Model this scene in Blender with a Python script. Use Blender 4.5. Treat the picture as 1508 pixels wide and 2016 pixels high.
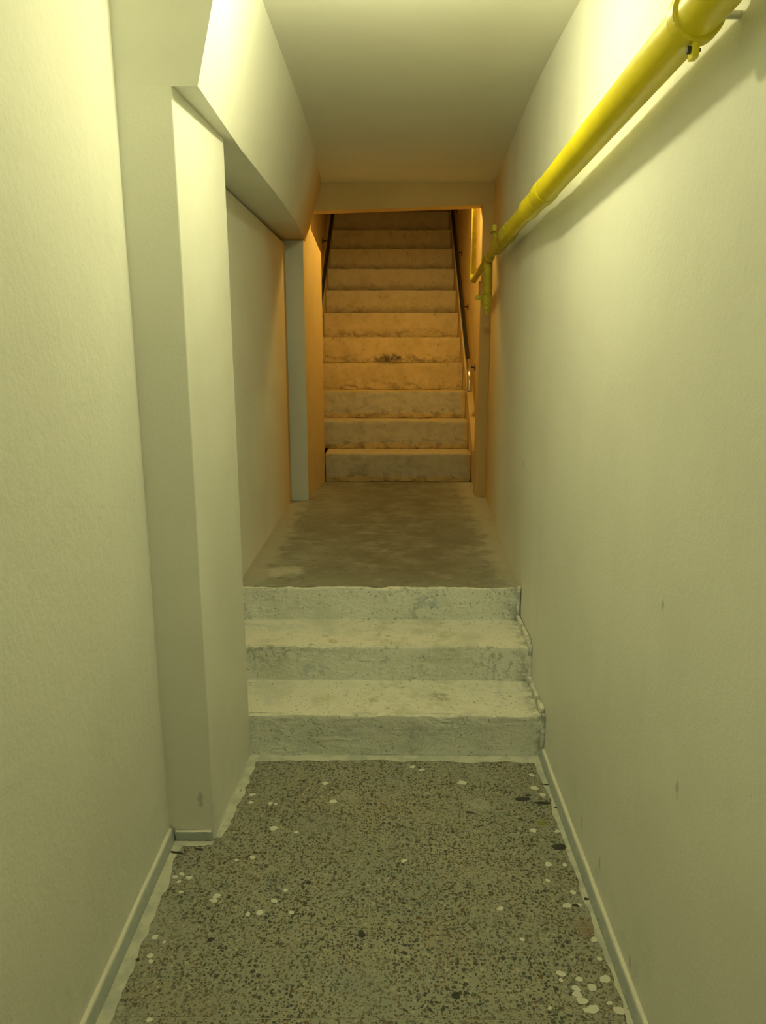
import bpy, bmesh, math, random
from mathutils import Vector, Matrix, noise

random.seed(7)
for o in list(bpy.data.objects):
    bpy.data.objects.remove(o, do_unlink=True)
scene = bpy.context.scene
C = scene.collection

# ------------------------------------------------------------------ camera
F_PX, CAM_H, VPX, VPY = 1450.0, 1.45, 769.0, 677.0
TH = math.atan((1008 - VPY) / F_PX)
YAW = math.atan((VPX - 754) * math.cos(TH) / F_PX)
cam_d = bpy.data.cameras.new('camera')
cam = bpy.data.objects.new('camera', cam_d)
C.objects.link(cam)
cam_d.sensor_fit = 'AUTO'
cam_d.sensor_width = 36.0
cam_d.lens = 36.0 * F_PX / 2016.0
cam_d.clip_start = 0.02
cam.location = (0, 0, CAM_H)
cam.rotation_euler = (math.pi / 2 - TH, 0, YAW)
scene.camera = cam

# ------------------------------------------------------------------ world, exposure, lamp values
w = bpy.data.worlds.new('world')
scene.world = w
w.use_nodes = True
w.node_tree.nodes['Background'].inputs[0].default_value = (0.5, 0.5, 0.5, 1)
w.node_tree.nodes['Background'].inputs[1].default_value = 0.0
vs = scene.view_settings
vs.view_transform = 'Standard'
vs.look = 'None'
vs.exposure = 0.0
vs.gamma = 1.0
vs.use_curve_mapping = False

LAMP_POS = (0.02, 1.955, 2.277)
LAMP_RGB = (1.0, 0.93, 0.50)
LAMP_STR = 385.0
WARM_POS = (0.20, 5.32, 2.52)
WARM_RGB = (1.0, 0.67, 0.17)
WARM_STR = 640.0
FILL_POS = (0.0, -0.30, 2.258)
FILL_STR = 150.0


def floor_pt(px, py, z=0.0):
    """direction of a pixel, met with the horizontal plane z (the floor it lies on)"""
    u, v = (px - 754) / F_PX, -(py - 1008) / F_PX
    d = Vector((u, math.cos(TH) + v * math.sin(TH), -math.sin(TH) + v * math.cos(TH)))
    d = Matrix.Rotation(YAW, 3, 'Z') @ d
    t = (z - CAM_H) / d.z
    return Vector((0, 0, CAM_H)) + t * d


# ------------------------------------------------------------------ materials
class NT:
    def __init__(self, name):
        self.m = bpy.data.materials.new(name)
        self.m.use_nodes = True
        self.t = self.m.node_tree
        self.b = self.t.nodes['Principled BSDF']
        g = self.t.nodes.new('ShaderNodeNewGeometry')
        self.pos = g.outputs['Position']
        self.nor = g.outputs['Normal']
        s = self.t.nodes.new('ShaderNodeSeparateXYZ')
        self.link(self.pos, s.inputs[0])
        self.x, self.y, self.z = s.outputs
        s2 = self.t.nodes.new('ShaderNodeSeparateXYZ')
        self.link(self.nor, s2.inputs[0])
        self.nz = s2.outputs[2]

    def link(self, a, b):
        self.t.links.new(a, b)

    def setin(self, sock, v):
        if isinstance(v, bpy.types.NodeSocket):
            self.link(v, sock)
        elif isinstance(v, (tuple, list)):
            sock.default_value = (*v, 1.0) if len(v) == 3 and sock.type == 'RGBA' else v
        else:
            sock.default_value = v

    def noise(self, scale, detail=3, rough=.55, dist=0, vec=None):
        n = self.t.nodes.new('ShaderNodeTexNoise')
        self.link(vec if vec else self.pos, n.inputs['Vector'])
        n.inputs['Scale'].default_value = scale
        n.inputs['Detail'].default_value = detail
        n.inputs['Roughness'].default_value = rough
        n.inputs['Distortion'].default_value = dist
        return n.outputs['Fac']

    def scaled(self, sx, sy, sz):
        n = self.t.nodes.new('ShaderNodeVectorMath')
        n.operation = 'MULTIPLY'
        self.link(self.pos, n.inputs[0])
        n.inputs[1].default_value = (sx, sy, sz)
        return n.outputs[0]

    def voronoi(self, scale, feature='F1', rand=1.0, vec=None):
        n = self.t.nodes.new('ShaderNodeTexVoronoi')
        n.feature = feature
        self.link(vec if vec else self.pos, n.inputs['Vector'])
        n.inputs['Scale'].default_value = scale
        n.inputs['Randomness'].default_value = rand
        return n

    def math(self, op, a, b=0.0, clamp=False):
        n = self.t.nodes.new('ShaderNodeMath')
        n.operation = op
        n.use_clamp = clamp
        self.setin(n.inputs[0], a)
        self.setin(n.inputs[1], b)
        return n.outputs[0]

    def step(self, v, lo, hi):
        n = self.t.nodes.new('ShaderNodeMapRange')
        n.interpolation_type = 'SMOOTHSTEP'
        self.setin(n.inputs[0], v)
        if lo < hi:
            n.inputs[1].default_value, n.inputs[2].default_value = lo, hi
            n.inputs[3].default_value, n.inputs[4].default_value = 0.0, 1.0
        else:
            n.inputs[1].default_value, n.inputs[2].default_value = hi, lo
            n.inputs[3].default_value, n.inputs[4].default_value = 1.0, 0.0
        return n.outputs[0]

    def mix(self, fac, a, b):
        n = self.t.nodes.new('ShaderNodeMix')
        n.data_type = 'RGBA'
        self.setin(n.inputs[0], fac)
        self.setin(n.inputs[6], a)
        self.setin(n.inputs[7], b)
        return n.outputs[2]

    def mul(self, a, b):
        return self.math('MULTIPLY', a, b)

    def maxi(self, a, b):
        return self.math('MAXIMUM', a, b)

    def blob(self, cx, cy, r, soft=.5, wob=.0):
        """1 inside a round stain on a horizontal surface"""
        dx = self.math('SUBTRACT', self.x, cx)
        dy = self.math('SUBTRACT', self.y, cy)
        d = self.math('SQRT', self.math('ADD', self.mul(dx, dx), self.mul(dy, dy)))
        if wob:
            d = self.math('ADD', d, self.mul(self.math('SUBTRACT', self.noise(18, 3), .5), wob))
        return self.step(d, r * (1 + soft), r * (1 - soft))

    def done(self, col, rough=.6, bump=None, bstr=.2, bdist=.002, spec=.4):
        self.setin(self.b.inputs['Base Color'], col)
        self.setin(self.b.inputs['Roughness'], rough)
        self.b.inputs['Specular IOR Level'].default_value = spec
        if bump is not None:
            n = self.t.nodes.new('ShaderNodeBump')
            n.inputs['Strength'].default_value = bstr
            n.inputs['Distance'].default_value = bdist
            self.link(bump, n.inputs['Height'])
            self.link(n.outputs[0], self.b.inputs['Normal'])
        return self.m


def wall_pt(px, py, x=None, y=None):
    """direction of a pixel, met with the wall plane it lies on"""
    d = floor_pt(px, py, CAM_H - 1) - Vector((0, 0, CAM_H)) if py > VPY else -(floor_pt(px, py, CAM_H + 1) - Vector((0, 0, CAM_H))) * -1
    t = x / d.x if x is not None else y / d.y
    return Vector((0, 0, CAM_H)) + d * t


# small grey rubs on the right wall and the pier: (along, height, radius)
WALL_RUBS = [(wall_pt(px, py, x=.553), r) for px, py, r in
             ((1305, 1190, .008), (1333, 1552, .012), (1240, 1895, .012), (1146, 1620, .010), (1028, 912, .012), (1180, 1700, .010))]
PIER_RUBS = [(wall_pt(395, 1575, y=1.936), .013), (wall_pt(340, 1640, y=1.936), .016)]


def wall_mat(name, col, coarse=1.0, marks=True, ochre=True):
    n = NT(name)
    c = n.mix(n.step(n.noise(1.7, 4), .35, .7), col, tuple(v * .93 for v in col))
    # roller streaks running down the wall
    st = n.step(n.noise(9, 3, vec=n.scaled(1, 1, .12)), .55, .8)
    c = n.mix(n.mul(st, .12), c, (.62, .66, .60))
    if marks:
        sm = n.mul(n.step(n.noise(5.3, 4, .6, 1.0, vec=n.scaled(1, 1, .35)), .70, .76),
                   n.step(n.noise(1.3, 2), .45, .6))
        c = n.mix(n.mul(sm, .35), c, (.33, .35, .32))
    # ochre paint of the stairwell brought round the corner
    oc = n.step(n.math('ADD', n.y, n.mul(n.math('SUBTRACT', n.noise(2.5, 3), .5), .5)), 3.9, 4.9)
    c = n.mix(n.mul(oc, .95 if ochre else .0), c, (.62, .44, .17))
    if marks or name.startswith('smooth'):
        rb = None
        for (p, r) in (WALL_RUBS if marks else PIER_RUBS):
            da = n.math('SUBTRACT', n.y if marks else n.x, p.y if marks else p.x)
            dz = n.mul(n.math('SUBTRACT', n.z, p.z), .45)
            d = n.math('SQRT', n.math('ADD', n.mul(da, da), n.mul(dz, dz)))
            d = n.math('ADD', d, n.mul(n.math('SUBTRACT', n.noise(60, 3), .5), r * 1.6))
            e = n.step(d, r * .9, r * .4)
            rb = e if rb is None else n.maxi(rb, e)
        side = n.step(n.x, .3, .4) if marks else n.step(n.y, 1.95, 1.94)
        c = n.mix(n.mul(n.mul(rb, side), .45), c, (.25, .29, .28))
    # scuffed, dirty foot of the wall
    ft = n.mul(n.step(n.z, .30, .02), n.step(n.noise(14, 4), .5, .75))
    c = n.mix(n.mul(ft, .25), c, (.45, .48, .46))
    h = n.math('ADD', n.noise(55 * coarse, 4, .6), n.mul(n.noise(190 * coarse, 2), .35))
    return n.done(c, .62, h, .42 / coarse, .004, .3)


M = {}
PAINT = (.83, .845, .77)
M['wall'] = wall_mat('plaster_wall', PAINT, 1.3)
M['wall_rough'] = wall_mat('coarse_plaster_wall', PAINT, .5)
M['smooth'] = wall_mat('smooth_painted_plaster', PAINT, 2.2, False)


def ceiling_mat():
    n = NT('ceiling_paint')
    c = n.mix(n.step(n.noise(2, 3), .3, .7), PAINT, tuple(v * .95 for v in PAINT))
    return n.done(c, .7, n.noise(60, 3), .12, .003, .3)


M['ceil'] = ceiling_mat()
M['jamb'] = wall_mat('pale_blue_grey_paint', (.66, .72, .71), 2.0, False, False)


def warm_mat():
    n = NT('ochre_painted_plaster')
    c = n.mix(n.step(n.noise(3, 4), .35, .7), (.64, .48, .22), (.56, .42, .18))
    sm = n.step(n.noise(8, 4, .6, vec=n.scaled(1, 1, .4)), .66, .8)
    c = n.mix(n.mul(sm, .3), c, (.35, .30, .22))
    return n.done(c, .6, n.noise(50, 4), .3, .004, .3)


M['warm'] = warm_mat()


def terrazzo():
    n = NT('terrazzo')
    base = n.mix(n.step(n.noise(3.1, 4), .35, .68), (.31, .32, .25), (.36, .345, .26))
    base = n.mix(n.mul(n.step(n.noise(2.3, 3, vec=n.scaled(1, .8, 1)), .5, .68), .6), base, (.33, .275, .185))
    base = n.mix(n.mul(n.step(n.noise(4.7, 3), .56, .7), .5), base, (.25, .285, .265))
    # stone chips, three sizes
    wv = n.t.nodes.new('ShaderNodeVectorMath')
    wv.operation = 'ADD'
    nn = n.t.nodes.new('ShaderNodeTexNoise')
    nn.inputs['Scale'].default_value = 60
    n.link(n.pos, nn.inputs['Vector'])
    sc = n.t.nodes.new('ShaderNodeVectorMath')
    sc.operation = 'SCALE'
    sc.inputs['Scale'].default_value = .009
    n.link(nn.outputs['Color'], sc.inputs[0])
    n.link(n.pos, wv.inputs[0])
    n.link(sc.outputs[0], wv.inputs[1])
    col = base
    for scale, thr, dens in ((190, .42, .60), (120, .40, .52), (72, .36, .30)):
        v = n.voronoi(scale, vec=wv.outputs[0])
        sp = n.t.nodes.new('ShaderNodeSeparateColor')
        n.link(v.outputs['Color'], sp.inputs[0])
        chip = n.mul(n.step(v.outputs['Distance'], thr + .08, thr), n.step(sp.outputs[0], dens, dens - .02))
        cc = n.mix(n.step(sp.outputs[1], .40, .44), (.055, .063, .052), (.15, .10, .05))
        cc = n.mix(n.step(sp.outputs[1], .62, .66), cc, (.16, .185, .15))
        cc = n.mix(n.step(sp.outputs[1], .84, .88), cc, (.46, .43, .31))
        cc = n.mix(n.step(sp.outputs[1], .95, .96), cc, (.05, .05, .05))
        fade = n.step(n.noise(6, 3), .25, .6)
        col = n.mix(n.mul(chip, n.math('ADD', n.mul(fade, .4), .58)), col, cc)
    # tiny pale specks
    v = n.voronoi(210)
    sp = n.t.nodes.new('ShaderNodeSeparateColor')
    n.link(v.outputs['Color'], sp.inputs[0])
    col = n.mix(n.mul(n.mul(n.step(v.outputs['Distance'], .3, .22), n.step(sp.outputs[0], .1, .08)), .7), col, (.5, .49, .38))
    # worn film of old paint towards the walls and the steps
    e = n.maxi(n.step(n.x, .43, .56), n.step(n.x, -.40, -.62))
    e = n.maxi(e, n.step(n.y, 2.12, 2.42))
    film = n.mul(e, n.step(n.noise(11, 5, .65), .42, .66))
    col = n.mix(n.mul(film, .5), col, (.36, .39, .34))
    # stains
    p = floor_pt(945, 1583)
    col = n.mix(n.mul(n.blob(p.x, p.y, .032, .35, .05), .55), col, (.43, .45, .38))
    p = floor_pt(1066, 1620)
    col = n.mix(n.mul(n.blob(p.x, p.y, .018, .5, .03), .6), col, (.25, .25, .05))
    p = floor_pt(685, 1565)
    col = n.mix(n.mul(n.blob(p.x, p.y, .022, .5, .05), .35), col, (.43, .45, .40))
    p = floor_pt(1160, 1830)
    col = n.mix(n.mul(n.blob(p.x, p.y, .03, .6, .05), .5), col, (.28, .17, .09))
    p = floor_pt(620, 1620)
    col = n.mix(n.mul(n.blob(p.x, p.y, .06, .7, .08), .35), col, (.24, .26, .24))
    return n.done(col, n.math('ADD', .42, n.mul(n.noise(7, 3), .3)), n.noise(120, 3), .12, .001, .35)


M['terrazzo'] = terrazzo()


def plain(name, col, rough=.6, metal=0.0, var=.06, scale=12, bstr=.15, spec=.4):
    n = NT(name)
    c = n.mix(n.step(n.noise(scale, 4), .3, .7), col, tuple(max(0, v * (1 - var * 2)) for v in col))
    n.b.inputs['Metallic'].default_value = metal
    return n.done(c, rough, n.noise(scale * 6, 3), bstr, .001, spec)


M['grout'] = plain('tile_grout', (.36, .36, .27), .8)
M['drip'] = plain('paint_drip', (.74, .74, .65), .5, var=.03)
M['fleck'] = plain('dark_grime', (.05, .055, .05), .7)


def edge_paint():
    n = NT('floor_edge_paint')
    c = n.mix(n.step(n.noise(20, 4), .4, .62), (.66, .66, .56), (.50, .53, .48))
    c = n.mix(n.step(n.noise(70, 4, .6), .66, .70), c, (.13, .15, .16))
    return n.done(c, .55, n.noise(90, 4), .4, .002)


M['edge'] = edge_paint()


def skirting_paint():
    n = NT('skirting_paint')
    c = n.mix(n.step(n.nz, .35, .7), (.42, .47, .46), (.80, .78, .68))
    c = n.mix(n.mul(n.step(n.noise(26, 4), .5, .7), .4), c, (.60, .62, .55))
    c = n.mix(n.mul(n.step(n.noise(42, 4, .6), .68, .72), n.step(n.nz, .8, .2)), c, (.12, .14, .16))
    return n.done(c, .55, n.noise(60, 4), .5, .003)


M['skirt'] = skirting_paint()


def step_paint():
    n = NT('worn_white_step_paint')
    up = n.step(n.nz, .35, .7)
    c = n.mix(up, (.79, .82, .77), (.86, .85, .745))
    # grey-green and bluish rubbed places
    c = n.mix(n.mul(n.step(n.noise(5.5, 5, .62, .4), .50, .72), .55), c, (.56, .60, .51))
    c = n.mix(n.mul(n.step(n.noise(4.1, 4, .6, .6, vec=n.scaled(1, 1, 2.2)), .60, .76), .55), c, (.50, .57, .61))
    c = n.mix(n.mul(n.step(n.noise(7.7, 3), .68, .76), .6), c, (.40, .38, .20))
    # foot-worn middle of each tread
    mid = n.mul(n.step(n.math('ABSOLUTE', n.math('SUBTRACT', n.x, .08)), .42, .05), up)
    c = n.mix(n.mul(n.mul(mid, n.step(n.noise(13, 5, .65), .42, .66)), .5), c, (.50, .52, .40))
    # paint broken along the nosings and at the foot of each riser
    ed = None
    for zz in (.157, .296, .435):
        d = n.math('ABSOLUTE', n.math('SUBTRACT', n.z, zz - .006))
        e1 = n.step(d, .022, .004)
        ed = e1 if ed is None else n.maxi(ed, e1)
    ed = n.mul(ed, n.step(n.nz, .9, .5))
    for yy in (2.402, 2.685, 2.985):
        d = n.math('ABSOLUTE', n.math('SUBTRACT', n.y, yy + .004))
        ed = n.maxi(ed, n.step(d, .020, .004))
    big = n.step(n.noise(3.1, 3, .6), .46, .66)
    br = n.mul(n.mul(ed, big), n.step(n.noise(38, 5, .65, .6), .50, .56))
    c = n.mix(n.mul(br, .6), c, (.26, .30, .30))
    # chips through to dark screed
    v = n.noise(52, 4, .62, .4)
    dens = n.step(n.noise(4.2, 3), .40, .62)
    c = n.mix(n.mul(n.mul(n.step(v, .625, .655), dens), .75), c, (.24, .27, .25))
    v = n.noise(95, 2, .5)
    c = n.mix(n.mul(n.step(v, .66, .69), .7), c, (.20, .21, .17))
    # single stains: olive and yellow-brown on the treads, blue on the top riser
    for px, py, zz, r, col, f in ((655, 1262, .296, .020, (.44, .40, .10), .7), (640, 1252, .296, .012, (.16, .18, .16), .7),
                                  (612, 1268, .296, .010, (.16, .18, .16), .8), (866, 1372, .157, .034, (.30, .32, .18), .75),
                                  (880, 1250, .296, .035, (.42, .45, .32), .6), (640, 1375, .157, .04, (.55, .52, .30), .5)):
        p = floor_pt(px, py, zz)
        m = n.mul(n.blob(p.x, p.y, r, .5, r * 1.5), n.step(n.math('ABSOLUTE', n.math('SUBTRACT', n.z, zz)), .02, .01))
        c = n.mix(n.mul(n.mul(n.mul(m, up), n.step(n.noise(45, 4, .7), .36, .58)), f), c, col)
    for px, yy, zz, rx, col in ((.19, 2.985, .37, .09, (.34, .42, .52)), (-.30, 2.685, .20, .09, (.36, .44, .52)), (.10, 2.402, .09, .10, (.40, .45, .48))):
        dx = n.mul(n.math('SUBTRACT', n.x, px), .5)
        dz = n.math('SUBTRACT', n.z, zz)
        d = n.math('SQRT', n.math('ADD', n.mul(dx, dx), n.mul(dz, dz)))
        d = n.math('ADD', d, n.mul(n.math('SUBTRACT', n.noise(26, 4), .5), .07))
        m = n.mul(n.step(d, rx * .5, rx * .2), n.step(n.math('ABSOLUTE', n.math('SUBTRACT', n.y, yy)), .03, .015))
        c = n.mix(n.mul(n.mul(m, n.step(n.noise(33, 5, .7), .40, .60)), .6), c, col)
    # right-hand ends grimed
    c = n.mix(n.mul(n.mul(n.step(n.x, .47, .55), n.step(n.noise(24, 4, .6), .46, .6)), .6), c, (.25, .27, .24))
    # crinkled skin of paint
    h = n.math('ADD', n.noise(16, 5, .6, 1.2, vec=n.scaled(.6, 1, 1.6)), n.mul(n.noise(70, 4, .6), .4))
    return n.done(c, .55, h, 1.0, .009, .4)


M['step'] = step_paint()


def landing_mat():
    n = NT('worn_landing_paint')
    c = n.mix(n.step(n.noise(4, 4), .3, .7), (.29, .29, .23), (.21, .205, .155))
    mid = n.step(n.math('ABSOLUTE', n.math('SUBTRACT', n.x, .06)), .50, .12)
    wob = n.noise(7, 5, .65)
    worn = n.mul(mid, n.step(wob, .30, .62))
    c = n.mix(n.mul(worn, .75), c, (.11, .10, .07))
    dk = n.mul(n.step(n.noise(17, 5, .7, 1.0, vec=n.scaled(.6, 1.3, 1)), .50, .64), .65)
    c = n.mix(dk, c, (.14, .13, .10))
    pale = n.mul(n.step(n.noise(9, 5, .65, .5, vec=n.scaled(.7, 1.2, 1)), .56, .68), .4)
    c = n.mix(pale, c, (.42, .42, .33))
    xw = n.math('ADD', n.x, n.mul(n.math('SUBTRACT', n.noise(10, 5, .7), .5), .30))
    e = n.maxi(n.step(xw, .44, .54), n.step(xw, -.50, -.60))
    c = n.mix(n.mul(e, .6), c, (.52, .51, .41))
    p = floor_pt(562, 1125, .435)
    c = n.mix(n.mul(n.blob(p.x, p.y, .07, .5, .12), .7), c, (.58, .585, .48))
    c = n.mix(n.mul(n.mul(n.step(n.y, 3.25, 3.02), n.step(wob, .40, .62)), .5), c, (.33, .36, .28))
    c = n.mix(n.mul(n.step(n.noise(46, 3, .6), .66, .69), .8), c, (.09, .085, .07))
    return n.done(c, .55, n.noise(35, 5, .65), .35, .004, .4)


M['landing'] = landing_mat()
Z0, RISE, Y0, RUN = .435, .214, 5.47, .27


def stair_mat():
    n = NT('worn_ochre_stair_paint')
    k = n.math('DIVIDE', n.math('SUBTRACT', n.z, Z0), RISE)
    fr = n.math('FRACT', k)
    up = n.step(n.nz, .35, .7)
    c = n.mix(n.step(n.noise(4, 4), .35, .68), (.62, .48, .24), (.53, .41, .20))
    # grey panels of the older paint on the three lowest risers
    wob = n.mul(n.math('SUBTRACT', n.noise(9, 4), .5), .16)
    f2 = n.math('ADD', fr, wob)
    g = n.mul(n.step(f2, .14, .22), n.step(k, 3.02, 2.9))
    g = n.mul(g, n.mul(n.step(n.math('ADD', n.x, wob), -.53, -.49), n.step(n.math('ADD', n.x, wob), .59, .55)))
    c = n.mix(n.mul(g, .8), c, (.52, .51, .42))
    bl = n.step(n.noise(7, 5, .65, .6, vec=n.scaled(1, 1, 1.8)), .48, .66)
    c = n.mix(n.mul(n.mul(g, bl), .55), c, (.34, .32, .25))
    # higher up less paint, grey-brown; the dim top of the flight is painted in
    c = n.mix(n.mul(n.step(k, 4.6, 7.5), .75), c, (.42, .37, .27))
    c = n.mix(n.mul(n.step(n.noise(15, 5, .7), .42, .68), .35), c, (.30, .23, .12))
    # scuffs and dirt gathered low on the risers
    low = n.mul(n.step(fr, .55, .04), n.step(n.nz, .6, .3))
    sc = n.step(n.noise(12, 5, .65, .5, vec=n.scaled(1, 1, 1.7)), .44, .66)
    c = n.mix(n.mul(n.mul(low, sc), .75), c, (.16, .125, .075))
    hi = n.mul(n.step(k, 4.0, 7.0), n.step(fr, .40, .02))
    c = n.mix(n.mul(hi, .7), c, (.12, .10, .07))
    c = n.mix(n.mul(n.step(n.noise(34, 4, .6, vec=n.scaled(1, 1, .6)), .64, .69), .6), c, (.15, .12, .08))
    # dark smear on one riser
    dx = n.math('SUBTRACT', n.x, .0)
    dz = n.math('SUBTRACT', n.z, Z0 + 4 * RISE + .035)
    d = n.math('SQRT', n.math('ADD', n.mul(n.mul(dx, dx), .10), n.mul(dz, dz)))
    d = n.math('ADD', d, n.mul(n.math('SUBTRACT', n.noise(22, 4), .5), .06))
    c = n.mix(n.mul(n.step(d, .06, .015), n.mul(n.step(n.noise(30, 4), .3, .6), .9)), c, (.05, .04, .03))
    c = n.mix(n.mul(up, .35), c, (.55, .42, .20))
    return n.done(c, .6, n.noise(30, 5, .65), .4, .004, .35)


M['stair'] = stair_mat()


def yellow_paint():
    n = NT('yellow_gloss_paint')
    c = n.mix(n.step(n.noise(6, 3), .35, .7), (.80, .68, .012), (.70, .60, .01))
    c = n.mix(n.mul(n.step(n.noise(30, 3), .66, .72), .4), c, (.45, .37, .02))
    n.b.inputs['Coat Weight'].default_value = .15
    return n.done(c, .38, n.noise(40, 3), .12, .002, .5)


M['yellow'] = yellow_paint()
M['yellow_d'] = plain('dull_yellow_paint', (.60, .50, .03), .5, var=.12, scale=25)
M['rail'] = plain('dark_handrail_paint', (.025, .022, .02), .35, scale=20, bstr=.05, spec=.5)
M['chrome'] = plain('worn_chrome', (.72, .70, .66), .22, 1.0, .05, 30, .05)
M['white_plastic'] = plain('white_plastic', (.78, .77, .72), .4, var=.02)


def emit(name, rgb, s):
    n = NT(name)
    n.b.inputs['Emission Color'].default_value = (*rgb, 1)
    n.b.inputs['Emission Strength'].default_value = s
    return n.done((.9, .9, .9), .3)


M['fill_bulb'] = emit('lit_fill_bulb', LAMP_RGB, FILL_STR)
M['bulb'] = emit('lit_bulb', LAMP_RGB, LAMP_STR)
M['warm_bulb'] = emit('lit_warm_bulb', WARM_RGB, WARM_STR)


# ------------------------------------------------------------------ mesh helpers
def link(name, me, mat, parent=None):
    o = bpy.data.objects.new(name, me)
    C.objects.link(o)
    if mat is not None and not me.materials:
        me.materials.append(mat)
    if parent is not None:
        o.parent = parent
        o.matrix_parent_inverse = parent.matrix_world.inverted()
    return o


def from_bm(name, bm, mat, parent=None, smooth=False):
    bmesh.ops.recalc_face_normals(bm, faces=bm.faces)
    me = bpy.data.meshes.new(name)
    bm.to_mesh(me)
    bm.free()
    if smooth:
        for p in me.polygons:
            p.use_smooth = True
        try:
            me.set_sharp_from_angle(angle=math.radians(smooth if smooth is not True else 40))
        except Exception:
            pass
    return link(name, me, mat, parent)


def structure(o):
    o['kind'] = 'structure'
    return o


def tag(o, label, cat, group=None):
    o['label'] = label
    o['category'] = cat
    if group:
        o['group'] = group
    return o


def empty(name, loc):
    o = bpy.data.objects.new(name, None)
    C.objects.link(o)
    o.location = loc
    o.empty_display_size = .1
    bpy.context.view_layer.update()
    return o


def prism(name, poly, z0, z1, mat, parent=None, ztop=None, bevel=0.0):
    """upright prism over a plan polygon; ztop may give a height for each corner"""
    bm = bmesh.new()
    lo = [bm.verts.new((x, y, z0)) for x, y in poly]
    hi = [bm.verts.new((x, y, ztop[i] if ztop else z1)) for i, (x, y) in enumerate(poly)]
    n = len(poly)
    bm.faces.new(lo[::-1])
    bm.faces.new(hi)
    for i in range(n):
        bm.faces.new((lo[i], lo[(i + 1) % n], hi[(i + 1) % n], hi[i]))
    if bevel:
        es = [e for e in bm.edges if abs(e.verts[0].co.z - e.verts[1].co.z) > .1]
        bmesh.ops.bevel(bm, geom=es, offset=bevel, segments=3, affect='EDGES', profile=.5)
    return from_bm(name, bm, mat, parent, smooth=30 if bevel else False)


def loft(name, secs, mat, parent=None):
    """closed sections (same number of points) joined one after another"""
    bm = bmesh.new()
    rows = [[bm.verts.new(p) for p in s] for s in secs]
    n = len(rows[0])
    for a, b in zip(rows, rows[1:]):
        for i in range(n):
            bm.faces.new((a[i], a[(i + 1) % n], b[(i + 1) % n], b[i]))
    bm.faces.new(rows[0][::-1])
    bm.faces.new(rows[-1])
    return from_bm(name, bm, mat, parent)


def rough_box(name, lo, hi, mat, parent=None, cuts=(0, 0, 0), amp=0.0, bevel=.004, freq=9, keep=()):
    bm = bmesh.new()
    bmesh.ops.create_cube(bm, size=1)
    for v in bm.verts:
        v.co = Vector([lo[i] + (v.co[i] + .5) * (hi[i] - lo[i]) for i in range(3)])
    if bevel:
        bmesh.ops.bevel(bm, geom=list(bm.edges), offset=bevel, segments=2, affect='EDGES', profile=.6)
    for ax in range(3):
        nrm = Vector((0, 0, 0))
        nrm[ax] = 1
        for k in range(cuts[ax]):
            co = Vector(lo)
            co[ax] = lo[ax] + (k + 1) / (cuts[ax] + 1) * (hi[ax] - lo[ax])
            bmesh.ops.bisect_plane(bm, geom=bm.verts[:] + bm.edges[:] + bm.faces[:], plane_co=co, plane_no=nrm)
    if amp:
        for v in bm.verts:
            d = noise.noise_vector(v.co * freq) * amp + noise.noise_vector(v.co * freq * 4) * amp * .4
            d.x *= .2
            for ax in keep:
                d[ax] = 0
            v.co += d
    return from_bm(name, bm, mat, parent, smooth=50)


def ring(c, ax, r, n=24):
    ax = ax.normalized()
    a = ax.orthogonal().normalized()
    b = ax.cross(a)
    return [c + (a * math.cos(t) + b * math.sin(t)) * r for t in [2 * math.pi * i / n for i in range(n)]]


def tube(name, pts, radii, mat, parent=None, n=24, cap=True, bm=None):
    """round tube along a path with a radius at each point (parallel-transported frames)"""
    own = bm is None
    if own:
        bm = bmesh.new()
    pts = [Vector(p) for p in pts]
    if not isinstance(radii, (list, tuple)):
        radii = [radii] * len(pts)
    dirs = []
    for i in range(len(pts)):
        a = pts[max(i - 1, 0)]
        b = pts[min(i + 1, len(pts) - 1)]
        d = (b - a)
        if d.length < 1e-9:
            d = dirs[-1] if dirs else Vector((0, 1, 0))
        dirs.append(d.normalized())
    u = dirs[0].orthogonal().normalized()
    rows = []
    for p, d, r in zip(pts, dirs, radii):
        u = (u - d * u.dot(d)).normalized()
        v = d.cross(u)
        rows.append([bm.verts.new(p + (u * math.cos(t) + v * math.sin(t)) * r)
                     for t in [2 * math.pi * i / n for i in range(n)]])
    for a, b in zip(rows, rows[1:]):
        for i in range(n):
            bm.faces.new((a[i], a[(i + 1) % n], b[(i + 1) % n], b[i]))
    if cap:
        bm.faces.new(rows[0][::-1])
        bm.faces.new(rows[-1])
    if own:
        return from_bm(name, bm, mat, parent, smooth=38)


def lathe(name, axis_pt, axis, prof, mat, parent=None, n=28):
    """prof: list of (distance along axis, radius)"""
    ax = Vector(axis).normalized()
    p0 = Vector(axis_pt)
    bm = bmesh.new()
    a = ax.orthogonal().normalized()
    b = ax.cross(a)
    rows = []
    for s, r in prof:
        r = max(r, 1e-4)
        rows.append([bm.verts.new(p0 + ax * s + (a * math.cos(t) + b * math.sin(t)) * r)
                     for t in [2 * math.pi * i / n for i in range(n)]])
    for q, w_ in zip(rows, rows[1:]):
        for i in range(n):
            bm.faces.new((q[i], q[(i + 1) % n], w_[(i + 1) % n], w_[i]))
    bm.faces.new(rows[0][::-1])
    bm.faces.new(rows[-1])
    return from_bm(name, bm, mat, parent, smooth=38)


# ------------------------------------------------------------------ the setting
XL, XR = -.66, .553          # front stretch of the corridor, left and right wall faces
YB = -1.3                    # end of the corridor behind the camera
YPIER = 1.936
CEIL = 2.43
SOFF = 2.05

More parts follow.
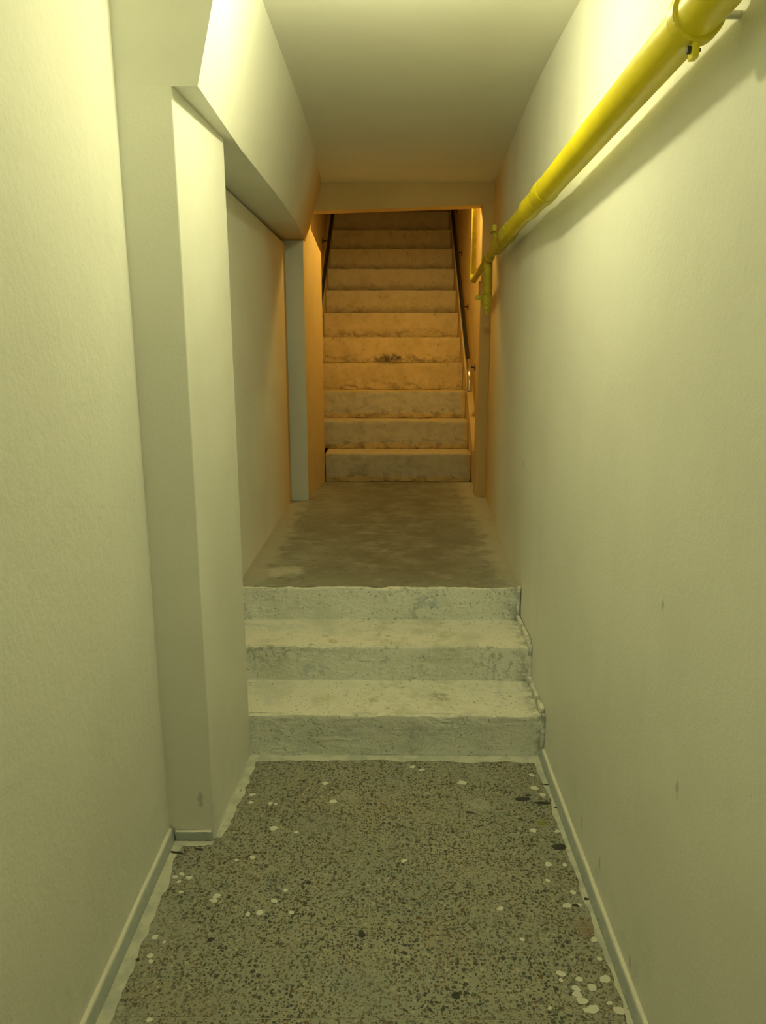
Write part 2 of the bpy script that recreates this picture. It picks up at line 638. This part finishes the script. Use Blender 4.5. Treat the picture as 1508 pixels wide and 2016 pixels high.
# floor: screed bed with a tile for every terrazzo slab
floor = structure(prism('floor', [(-.66, YB), (.553, YB), (.553, 2.40), (-.66, 2.40)], -.08, -.0009, M['grout']))
xs = [XL, -.342 - .289 + .001, -.342, -.053, .238, .529, XR]
xs = [XL, -.631, -.342, -.053, .238, .529, XR]
ys = [2.40] + [2.134 - .267 * k for k in range(13)] + [YB]
tile_me = {}
for i in range(len(xs) - 1):
    for j in range(len(ys) - 1):
        x0, x1, y1, y0 = xs[i], xs[i + 1], ys[j], ys[j + 1]
        if y1 - y0 < .01:
            continue
        if x1 < -.5 and y0 > YPIER:
            continue
        sx, sy = x1 - x0, y1 - y0
        if sy < .01:
            continue
        key = (round(sx, 3), round(sy, 3))
        if key not in tile_me:
            bm = bmesh.new()
            bmesh.ops.create_cube(bm, size=1)
            for v in bm.verts:
                v.co = Vector((v.co.x * (sx - .0026), v.co.y * (sy - .0026), v.co.z * .014))
            es = [e for e in bm.edges if e.verts[0].co.z > 0 and e.verts[1].co.z > 0]
            bmesh.ops.bevel(bm, geom=es, offset=.0006, segments=1, affect='EDGES')
            bmesh.ops.recalc_face_normals(bm, faces=bm.faces)
            me = bpy.data.meshes.new('floor_tile')
            bm.to_mesh(me)
            bm.free()
            me.materials.append(M['terrazzo'])
            tile_me[key] = me
        o = link('floor_tile', tile_me[key], None, floor)
        o.location = ((x0 + x1) / 2, (y0 + y1) / 2, -.007 + random.uniform(-.0003, .0003))

structure(prism('ceiling', [(-.80, YB), (.85, YB), (.85, 4.93), (-.80, 4.93)], CEIL, CEIL + .12, M['ceil']))
structure(prism('wall_back', [(-.80, YB - .12), (.85, YB - .12), (.85, YB), (-.80, YB)], 0, CEIL, M['wall']))
structure(prism('wall_left', [(-.80, YB), (XL, YB), (XL, YPIER), (-.80, YPIER)], -.08, CEIL, M['wall_rough']))
structure(prism('wall_left_pier', [(-.80, YPIER), (-.524, YPIER), (-.503, 2.40), (-.80, 2.40)], -.08, SOFF,
                M['smooth'], bevel=.004))
structure(prism('wall_left_recess', [(-.80, 2.40), (-.655, 2.40), (-.655, 4.79), (-.80, 4.79)], -.08, SOFF, M['wall']))
right_poly = [(XR, YB), (XR, 2.7), (.557, 3.0), (.567, 3.3), (.582, 3.65), (.645, 4.93), (.578, 4.935), (.578, 5.06),
              (.655, 5.08), (.655, 9.4), (.85, 9.4), (.85, YB)]
structure(prism('wall_right', right_poly, -.08, 5.8, M['wall']))
# sloping-sided bulkhead over the left side of the passage
structure(loft('trim_1', [
    [(-.80, YPIER, SOFF), (-.462, YPIER, SOFF), (-.366, YPIER, CEIL), (-.80, YPIER, CEIL)],
    [(-.80, 2.5, SOFF), (-.475, 2.5, SOFF), (-.378, 2.5, CEIL), (-.80, 2.5, CEIL)],
    [(-.80, 3.4, SOFF + .01), (-.478, 3.4, SOFF + .01), (-.380, 3.4, CEIL), (-.80, 3.4, CEIL)],
    [(-.80, 4.1, SOFF + .02), (-.495, 4.1, SOFF + .02), (-.392, 4.1, CEIL), (-.80, 4.1, CEIL)],
    [(-.80, 4.93, SOFF + .03), (-.54, 4.93, SOFF + .03), (-.432, 4.93, CEIL), (-.80, 4.93, CEIL)],
], M['smooth']))
bpy.data.objects['trim_1'].name = 'trim_1'
# jamb of the stair opening: pale end face, ochre inside
structure(prism('wall_stair_jamb', [(-.80, 4.79), (-.542, 4.79), (-.542, 4.795), (-.80, 4.795)], .3, SOFF + .02, M['jamb']))
structure(prism('wall_stair_jamb_inner', [(-.80, 4.795), (-.542, 4.795), (-.532, 5.18), (-.60, 5.30), (-.80, 5.30)], .3, 2.8,
                M['warm']))
structure(prism('wall_stair_buttress', [(-.534, 5.12), (-.531, 5.18), (-.492, 5.47), (-.50, 5.56), (-.60, 5.58), (-.60, 5.302)],
                Z0, 2.0, M['warm'], ztop=[2.20, 2.19, 2.07, 2.05, 2.05, 2.19]))
structure(prism('wall_stair_left', [(-.80, 5.30), (-.60, 5.30), (-.645, 5.60), (-.645, 9.4), (-.80, 9.4)], .3, 5.8, M['warm']))
# lintel over the opening
structure(prism('trim_2', [(-.80, 4.93), (.645, 4.93), (.645, 5.05), (-.80, 5.05)], 2.28, 2.75, M['warm']))
lt = bpy.data.objects['trim_2'].data
for v in lt.vertices:
    if v.co.z < 2.5:
        v.co.z = 2.255 + (v.co.x + .8) / 1.445 * .045
# stairwell ceiling follows the flight, end wall above
structure(loft('ceiling_stair', [
    [(-.80, 4.93, 2.75), (.655, 4.93, 2.75), (.655, 4.93, 2.90), (-.80, 4.93, 2.90)],
    [(-.80, 6.0, 2.75), (.655, 6.0, 2.75), (.655, 6.0, 2.90), (-.80, 6.0, 2.90)],
    [(-.80, 9.4, 5.40), (.655, 9.4, 5.40), (.655, 9.4, 5.60), (-.80, 9.4, 5.60)]], M['warm']))
structure(prism('wall_stair_end', [(-.80, 9.4), (.85, 9.4), (.85, 9.52), (-.80, 9.52)], 2.4, 5.8, M['warm']))

# landing between the two flights
structure(rough_box('floor_landing', (-.655, 3.005, .30), (.652, 5.47, Z0), M['landing'], None, (10, 24, 0), .002, .002, 5, keep=(0, 1)))


# low rendered skirting along the floor edges
def skirting(name, x, y0, y1, side):
    bm = bmesh.new()
    n = 60
    rows = []
    for i in range(n + 1):
        y = y0 + (y1 - y0) * i / n
        j = noise.noise(Vector((side * 3, y * 7, 0))) * .003
        t = .011 + noise.noise(Vector((side * 9, y * 11, 2))) * .002
        h = .034 + j
        prof = [(0, 0), (t + .006, 0), (t + .003, h * .5), (t, h - .004), (t - .003, h), (0, h + .0015)]
        rows.append([bm.verts.new((x + side * a, y, b)) for a, b in prof])
    for a, b in zip(rows, rows[1:]):
        for k in range(len(a)):
            bm.faces.new((a[k], a[(k + 1) % len(a)], b[(k + 1) % len(a)], b[k]))
    bm.faces.new(rows[0][::-1])
    bm.faces.new(rows[-1])
    return structure(from_bm(name, bm, M['skirt'], None, smooth=28))


skirting('baseboard_left', XL, YB, YPIER - .001, 1)
skirting('baseboard_right', XR, YB, 2.395, -1)
structure(rough_box('baseboard_pier', (XL + .02, YPIER - .012, 0), (-.532, YPIER, .030), M['skirt'], None, (14, 0, 2), .002, .003, 30, keep=(2,)))


# ------------------------------------------------------------------ paint slopped on the floor edges
def ribbon(name, path, inner, mat, amp, freq, z=.0009, seed=0):
    """irregular film of paint: path is the wall line, inner the mean width to the given side"""
    bm = bmesh.new()
    top, n = [], 70
    segs = [(Vector(a), Vector(b)) for a, b in zip(path, path[1:])]
    tot = sum((b - a).length for a, b in segs)
    for i in range(n + 1):
        s = tot * i / n
        for a, b in segs:
            L = (b - a).length
            if s <= L + 1e-6:
                break
            s -= L
        p = a + (b - a) * min(s / L, 1)
        d = (b - a).normalized()
        nr = Vector((-d.y, d.x))
        wdt = inner + amp * noise.noise(Vector((p.x * freq, p.y * freq, seed))) \
            + amp * .5 * noise.noise(Vector((p.x * freq * 3.3, p.y * freq * 3.3, seed + 4)))
        wdt = max(wdt, .004)
        q = p + nr * wdt
        top.append((bm.verts.new((p.x, p.y, z)), bm.verts.new((q.x, q.y, z)), bm.verts.new((q.x, q.y, z - .0006)),
                    bm.verts.new((p.x, p.y, z - .0006))))
    for a, b in zip(top, top[1:]):
        for k in range(4):
            bm.faces.new((a[k], a[(k + 1) % 4], b[(k + 1) % 4], b[k]))
    bm.faces.new(top[0][::-1])
    bm.faces.new(top[-1])
    return from_bm(name, bm, mat, floor)


ribbon('painted_edge', [(XL + .018, 1.92), (XL + .018, .9)], .030, M['edge'], .014, 9, seed=1)
ribbon('painted_edge', [(XR - .018, .9), (XR - .018, 2.37)], .016, M['edge'], .014, 8, seed=2)
ribbon('painted_edge', [(-.503, 2.397), (-.530, 1.94)], .034, M['edge'], .016, 10, seed=3)
ribbon('painted_edge', [(.540, 2.398), (-.500, 2.398)], .040, M['edge'], .016, 7, z=.0013, seed=4)
ribbon('painted_edge', [(-.525, 1.922), (-.64, 1.922)], .020, M['edge'], .014, 14, z=.0013, seed=5)


def blob_mesh(name, p, r, mat, stretch=1.0, ang=0.0, seed=0, h=.0009):
    bm = bmesh.new()
    n = 14
    ring_, low = [], []
    for i in range(n):
        t = 2 * math.pi * i / n
        q = r * (1 + .35 * noise.noise(Vector((math.cos(t) * 1.3, math.sin(t) * 1.3, seed * 3.7))))
        a, b = math.cos(t) * q * stretch, math.sin(t) * q
        x = p.x + a * math.cos(ang) - b * math.sin(ang)
        y = p.y + a * math.sin(ang) + b * math.cos(ang)
        ring_.append(bm.verts.new((x, y, p.z + .0004)))
        low.append((x, y))
    c = bm.verts.new((p.x, p.y, p.z + h))
    c2 = bm.verts.new((p.x, p.y, p.z + .0002))
    for i in range(n):
        bm.faces.new((ring_[i], ring_[(i + 1) % n], c))
        bm.faces.new((ring_[(i + 1) % n], ring_[i], c2))
    return from_bm(name, bm, mat, floor)


drips = [(345, 1727, 4), (352, 1736, 3.5), (358, 1721, 4), (372, 1728, 5), (427, 1764, 5), (421, 1773, 5), (511, 1797, 6),
         (540, 1632, 5), (497, 1688, 5), (640, 1543, 5), (656, 1578, 6), (532, 1582, 4), (543, 1583, 3), (494, 1580, 4),
         (538, 1630, 5), (497, 1565, 5), (583, 1639, 4), (466, 1694, 3), (356, 1757, 3), (488, 1800, 4), (540, 1774, 5),
         (296, 1882, 5), (297, 1893, 4), (323, 1855, 3), (305, 1845, 5), (574, 1797, 4), (295, 2008, 4), (562, 1753, 4),
         (1052, 1552, 6), (1068, 1565, 6), (910, 1541, 6), (1047, 1526, 5), (1080, 1702, 6), (1112, 1703, 4), (1128, 1757, 5),
         (1116, 1783, 6), (1140, 1782, 4), (1050, 1635, 6), (1103, 1620, 4), (1097, 1637, 4), (1104, 1917, 6), (1135, 1947, 6),
         (1146, 1970, 7), (1136, 1958, 6), (1166, 1944, 7), (1190, 1928, 7), (1167, 1987, 8), (1220, 1990, 7), (1140, 1928, 5),
         (1104, 1930, 4), (1180, 1888, 4), (1170, 1850, 5), (1183, 1853, 4), (985, 1789, 5), (795, 1695, 4), (1240, 2000, 4),
         (1078, 1734, 4), (1028, 1850, 4), (812, 1510, 5), (830, 1516, 4), (1200, 1975, 4), (1155, 1990, 4), (1082, 1985, 3)]
for i, (px, py, r) in enumerate(drips):
    p = floor_pt(px, py)
    p.z = .0004
    if p.x > XR - .03 or p.x < XL + .03:
        continue
    d = (p - Vector((0, 0, CAM_H))).length
    blob_mesh('paint_drip', p, r * d / F_PX * .95, M['drip'], 1.0 + .5 * random.random(), random.uniform(-.6, .6), i)
flecks = [(1100, 1667, 9, 2.0), (1030, 1573, 8, 2.2), (1068, 1581, 6, 3.2), (925, 1600, 4, 2.4), (1040, 1566, 4, 2),
          (415, 1850, 6, 1.2), (712, 1840, 8, 1), (607, 1738, 6, 1), (1155, 1770, 5, 1.6), (1135, 1783, 4, 2.4), (898, 1960, 9, 1),
          (270, 1890, 4, 1.3), (392, 1672, 4, 3), (346, 1679, 5, 3.5), (1075, 1545, 4, 2), (1094, 1590, 4, 1.5)]
for i, (px, py, r, s) in enumerate(flecks):
    p = floor_pt(px, py)
    p.z = .0004
    d = (p - Vector((0, 0, CAM_H))).length
    blob_mesh('grime_fleck', p, r * d / F_PX * .8, M['fleck'], s, random.uniform(-.3, .3), i + 90)

# ------------------------------------------------------------------ three low steps
st = empty('lower_steps', (-.05, 2.40, 0))
tag(st, 'three low white-painted concrete steps worn and chipped, between terrazzo floor and landing', 'steps')
SY = [2.402, 2.685, 2.985, 3.005]
SZ = [.0, .157, .296, Z0]
for k in range(3):
    yb = SY[k]
    rough_box('riser', (-.655 if k else -.6, yb - (0 if k else .004), SZ[k] - .012), (XR - .001, yb + .02, SZ[k + 1]), M['step'], st, (120, 0, 10), .006, .006, 12)
    if k < 2:
        rough_box('tread', (-.655, yb + .018, SZ[k + 1] - .03), (XR - .001, SY[k + 1] + .004, SZ[k + 1] - .001), M['step'], st, (80, 16, 0),
                  .003, .002, 9)
        rough_box('mortar_fillet', (XR - .016, yb + .006, SZ[k + 1] - .004), (XR, SY[k + 1] + .002, SZ[k + 1] + .028), M['step'], st,
                  (2, 14, 3), .005, .006, 26)
    rough_box('mortar_fillet', (XR - .014, yb - .016, SZ[k] - .0), (XR, yb + .004, SZ[k + 1] + .012), M['step'], st,
              (2, 2, 10), .005, .005, 30)

# ------------------------------------------------------------------ long flight
fl = empty('staircase', (0, Y0, Z0))
tag(fl, 'long straight flight of scuffed ochre-painted stairs rising between two handrails', 'stairs')
NST = 14
for k in range(NST):
    yb, zb = Y0 + RUN * k, Z0 + RISE * k
    xl = -.49 if k == 0 else (-.55 if k == 1 else -.60)
    if k <= 0:
        xl = -.488
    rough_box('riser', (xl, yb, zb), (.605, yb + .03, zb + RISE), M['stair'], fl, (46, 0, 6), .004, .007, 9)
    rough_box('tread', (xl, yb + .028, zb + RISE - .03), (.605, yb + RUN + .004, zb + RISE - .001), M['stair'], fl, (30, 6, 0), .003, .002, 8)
SL = RISE / RUN
for (xa, xb, ya) in ((.607, .654, 5.40), (-.644, -.602, 5.62)):
    za = Z0 + SL * (ya - Y0)
    yb_ = Y0 + RUN * NST
    zb_ = Z0 + RISE * NST
    lowa = max(Z0, za - .25)
    loft('stringer', [
        [(xa, ya, lowa), (xb, ya, lowa), (xb, ya, za + .30), (xa, ya, za + .30)],
        [(xa, yb_, zb_ - .2), (xb, yb_, zb_ - .2), (xb, yb_, zb_ + .25), (xa, yb_, zb_ + .25)]], M['warm'], fl)
structure(rough_box('floor_top_landing', (-.645, Y0 + RUN * NST + .004, Z0 + RISE * NST - .2), (.655, 9.4, Z0 + RISE * NST), M['landing'], None, (0, 0, 0), 0, .002))


# ------------------------------------------------------------------ handrails
def handrail(p0, p1, wallx, label, end):
    p0, p1 = Vector(p0), Vector(p1)
    root = empty('handrail', tuple(p0))
    tag(root, label, 'handrail')
    d = (p1 - p0).normalized()
    e = p1 + d * 1.1
    tube('rail', [p0, e], .0175, M['rail'], root, 20)
    if end:
        a = p0 - d * .10
        pts = [p0 + d * .04, p0, p0 - d * .05, a]
        for t in (20, 45, 70, 90):
            r = .05
            an = math.radians(t)
            pts.append(a + Vector((0, -d.y * r * math.sin(an), -r * (1 - math.cos(an)) * 1.0 - d.z * r * math.sin(an))))
        pts.append(pts[-1] + Vector((0, -.002, -.055)))
        tube('end_sleeve', pts, .0195, M['chrome'], root, 20)
        q = pts[-1]
        lathe('end_cap', q, (0, 0, -1), [(-.004, .021), (.006, .021), (.012, .017), (.015, .008)], M['chrome'], root, 20)
    L = (e - p0).length
    for s in ((.04, .85, 1.7, 2.5) if end else (.5, 1.3, 2.1)):
        if s > L:
            continue
        b = p0 + d * s
        sg = 1 if wallx > 0 else -1
        m = Vector((b.x + sg * .004, b.y, b.z - .045))
        tube('bracket', [b - Vector((0, 0, .012)), m, Vector((wallx - sg * .004, b.y, b.z - .055))], .006, M['rail'], root, 10)
        lathe('bracket_plate', (wallx - sg * .0005, b.y, b.z - .055), (-sg, 0, 0), [(0, .026), (.004, .026), (.006, .02)], M['rail'], root, 16)
    return root


handrail((.598, 5.78, 1.30), (.598, 7.70, 2.737), .655,
         'dark tubular handrail with bright chrome lower end, on wall beside the yellow pipe', True)
handrail((-.606, 5.64, 1.19), (-.568, 7.66, 2.70), -.645,
         'plain dark tubular handrail on stair wall behind the pale blue-grey door jamb', False)

# ------------------------------------------------------------------ yellow gas pipe
gp = empty('gas_pipe', (.49, .2, 1.95))
tag(gp, 'glossy yellow gas pipe stepping down in diameter along the corridor wall', 'pipe')


def axis_pt(y):
    pts = [(-1.25, .492, 2.075), (1.3, .484, 1.959), (2.42, .475, 1.909), (3.04, .490, 1.910), (3.63, .511, 1.909), (4.10, .529, 1.909), (5.08, .546, 1.861)]
    for a, b in zip(pts, pts[1:]):
        if y <= b[0]:
            t = (y - a[0]) / (b[0] - a[0])
            return Vector((a[1] + (b[1] - a[1]) * t, y, a[2] + (b[2] - a[2]) * t))
    return Vector((pts[-1][1], y, pts[-1][2]))


R1 = .037
tube('main_pipe', [axis_pt(-1.25), axis_pt(0), axis_pt(1.3), axis_pt(2.42)], R1, M['yellow'], gp, 40)
a, b = axis_pt(2.43), axis_pt(2.60)
ax = (b - a).normalized()
lathe('reducer', a, ax, [(-.03, .0375), (-.02, .0395), (.06, .0395), (.085, .038), (.10, .035), (.12, .034)], M['yellow'], gp, 36)
a = axis_pt(2.53)
ax = (axis_pt(2.9) - a).normalized()
lathe('coupling', a, ax, [(0, .034), (.006, .0355), (.19, .0355), (.20, .037), (.225, .037), (.235, .034), (.24, .0315)], M['yellow'], gp, 32)
tube('middle_pipe', [axis_pt(2.74), axis_pt(3.04), axis_pt(3.30)], .031, M['yellow'], gp, 28)
a = axis_pt(3.20)
ax = (axis_pt(3.6) - a).normalized()
lathe('union_nut', a, ax, [(0, .032), (.006, .036), (.10, .036), (.11, .040), (.20, .040), (.21, .036), (.33, .035), (.35, .030)], M['yellow_d'], gp, 8)
vb = axis_pt(3.66)
vb_part = lathe('valve_body', axis_pt(3.53), (axis_pt(3.9) - axis_pt(3.53)), [(0, .029), (.02, .034), (.14, .037), (.28, .034), (.34, .026), (.38, .022)], M['yellow_d'], gp, 24)
tube('valve_stem', [vb + Vector((-.018, .0, .024)), vb + Vector((-.030, .0, .062))], .010, M['yellow_d'], vb_part, 12)
rough_box('valve_lever', (vb.x - .042, vb.y - .055, vb.z + .050), (vb.x - .024, vb.y + .055, vb.z + .078), M['yellow_d'], vb_part, (0, 0, 0), 0, .005)
te = axis_pt(4.24)
tube('thin_pipe', [axis_pt(3.90), axis_pt(4.10), axis_pt(4.6), axis_pt(5.06)], .0195, M['yellow_d'], gp, 20)
lathe('tee', axis_pt(4.15), (axis_pt(4.4) - axis_pt(4.15)), [(0, .023), (.004, .027), (.17, .027), (.174, .023)], M['yellow_d'], gp, 20)
tube('drop_pipe', [te + Vector((0, 0, -.01)), te + Vector((.003, .02, -.19))], .0215, M['yellow_d'], gp, 20)
pc = te + Vector((.003, .02, -.18))
lathe('drop_valve', pc, (0, 0, -1), [(0, .023), (.006, .030), (.06, .030), (.066, .024), (.085, .024), (.09, .017), (.11, .012)], M['yellow_d'], gp, 10)
rough_box('drop_lever', (pc.x - .064, pc.y - .012, pc.z - .036), (pc.x - .02, pc.y + .012, pc.z - .010), M['yellow_d'], gp, (0, 0, 0), 0, .004)
# elbow and the riser that climbs behind the lintel
q = axis_pt(5.07)
arc = [axis_pt(5.04)]
for t in range(0, 91, 15):
    an = math.radians(t)
    arc.append(q + Vector((0, .045 * math.sin(an), .045 * (1 - math.cos(an)))))
arc.append(arc[-1] + Vector((0, 0, .03)))
tube('elbow', arc, .0235, M['yellow_d'], gp, 20)
tube('riser_pipe', [arc[-1] - Vector((0, 0, .01)), Vector((arc[-1].x, arc[-1].y, 2.748))], .0185, M['yellow_d'], gp, 20)
# clamp with its bolt tab on the wide pipe, and the wall anchors
def clamp(y, big):
    c = axis_pt(y)
    ax_ = (axis_pt(y + .1) - c).normalized()
    cl = lathe('clamp_band', c, ax_, [(0, R1 + .0005), (.002, R1 + .006), (.024, R1 + .007), (.026, R1 + .003), (.034, R1 + .003), (.036, R1 + .0005)],
               M['yellow'], gp, 40)
    b_ = c + Vector((0, .012, -R1))
    rough_box('clamp_tab', (b_.x - .006, b_.y - .010, b_.z - .028), (b_.x + .006, b_.y + .012, b_.z + .004), M['yellow'], cl, (0, 0, 2), .001, .004, 40)
    lathe('clamp_bolt', (b_.x - .012, b_.y, b_.z - .014), (1, 0, 0), [(0, .006), (.006, .006), (.0065, .003), (.022, .003)], M['fleck'], cl, 6)
    tube('wall_anchor', [c + Vector((R1 + .003, .014, 0)), Vector((XR - .0005, c.y + .014, c.z))], .006, M['smooth'], cl, 12)


clamp(1.305, True)
clamp(-.3, True)


# ------------------------------------------------------------------ lamps
def lamp(name, pos, ztop, r, mat, label):
    x, y, z = pos
    root = empty(name, (x, y, ztop))
    tag(root, label, 'lamp')
    lathe('base', (x, y, ztop), (0, 0, -1), [(0, .05), (.008, .05), (.014, .044), (.016, .02)], M['white_plastic'], root, 28)
    top = z + r * .7 + .055
    tube('cord', [(x, y, ztop - .012), (x, y, top - .004)], .0035, M['white_plastic'], root, 10)
    lathe('holder', (x, y, top), (0, 0, -1), [(0, .006), (.006, .016), (.012, .020), (.056, .021)], M['white_plastic'], root, 20)
    prof = []
    for i in range(13):
        t = math.pi * i / 12
        prof.append((r - r * math.cos(t), r * math.sin(t)))
    lathe('bulb', (x, y, z + r), (0, 0, -1), prof, mat, root, 20)
    return root


lamp('ceiling_lamp', LAMP_POS, CEIL, .034, M['bulb'], 'bare bulb hanging from the corridor ceiling beside the sloping bulkhead')
rl = lamp('ceiling_lamp', FILL_POS, CEIL, .034, M['fill_bulb'], 'added dim fill bulb, unseen behind the camera, hanging from the corridor ceiling')  # added bulb out of view, brightens the near walls and floor
wl = lamp('stair_lamp', WARM_POS, 2.75, .035, M['warm_bulb'], 'warm orange bulb under an added cone, hanging behind the lintel over the stairs')
lathe('cutoff_shade', (WARM_POS[0], WARM_POS[1], WARM_POS[2] + .09), (0, 0, -1),  # added unseen cone, cuts the warm light off the upper steps
      [(0, .021), (.002, .026), (.03, .05), (.088, .10), (.089, .098), (.032, .047), (.006, .023), (.004, .020)], M['white_plastic'], wl, 32)
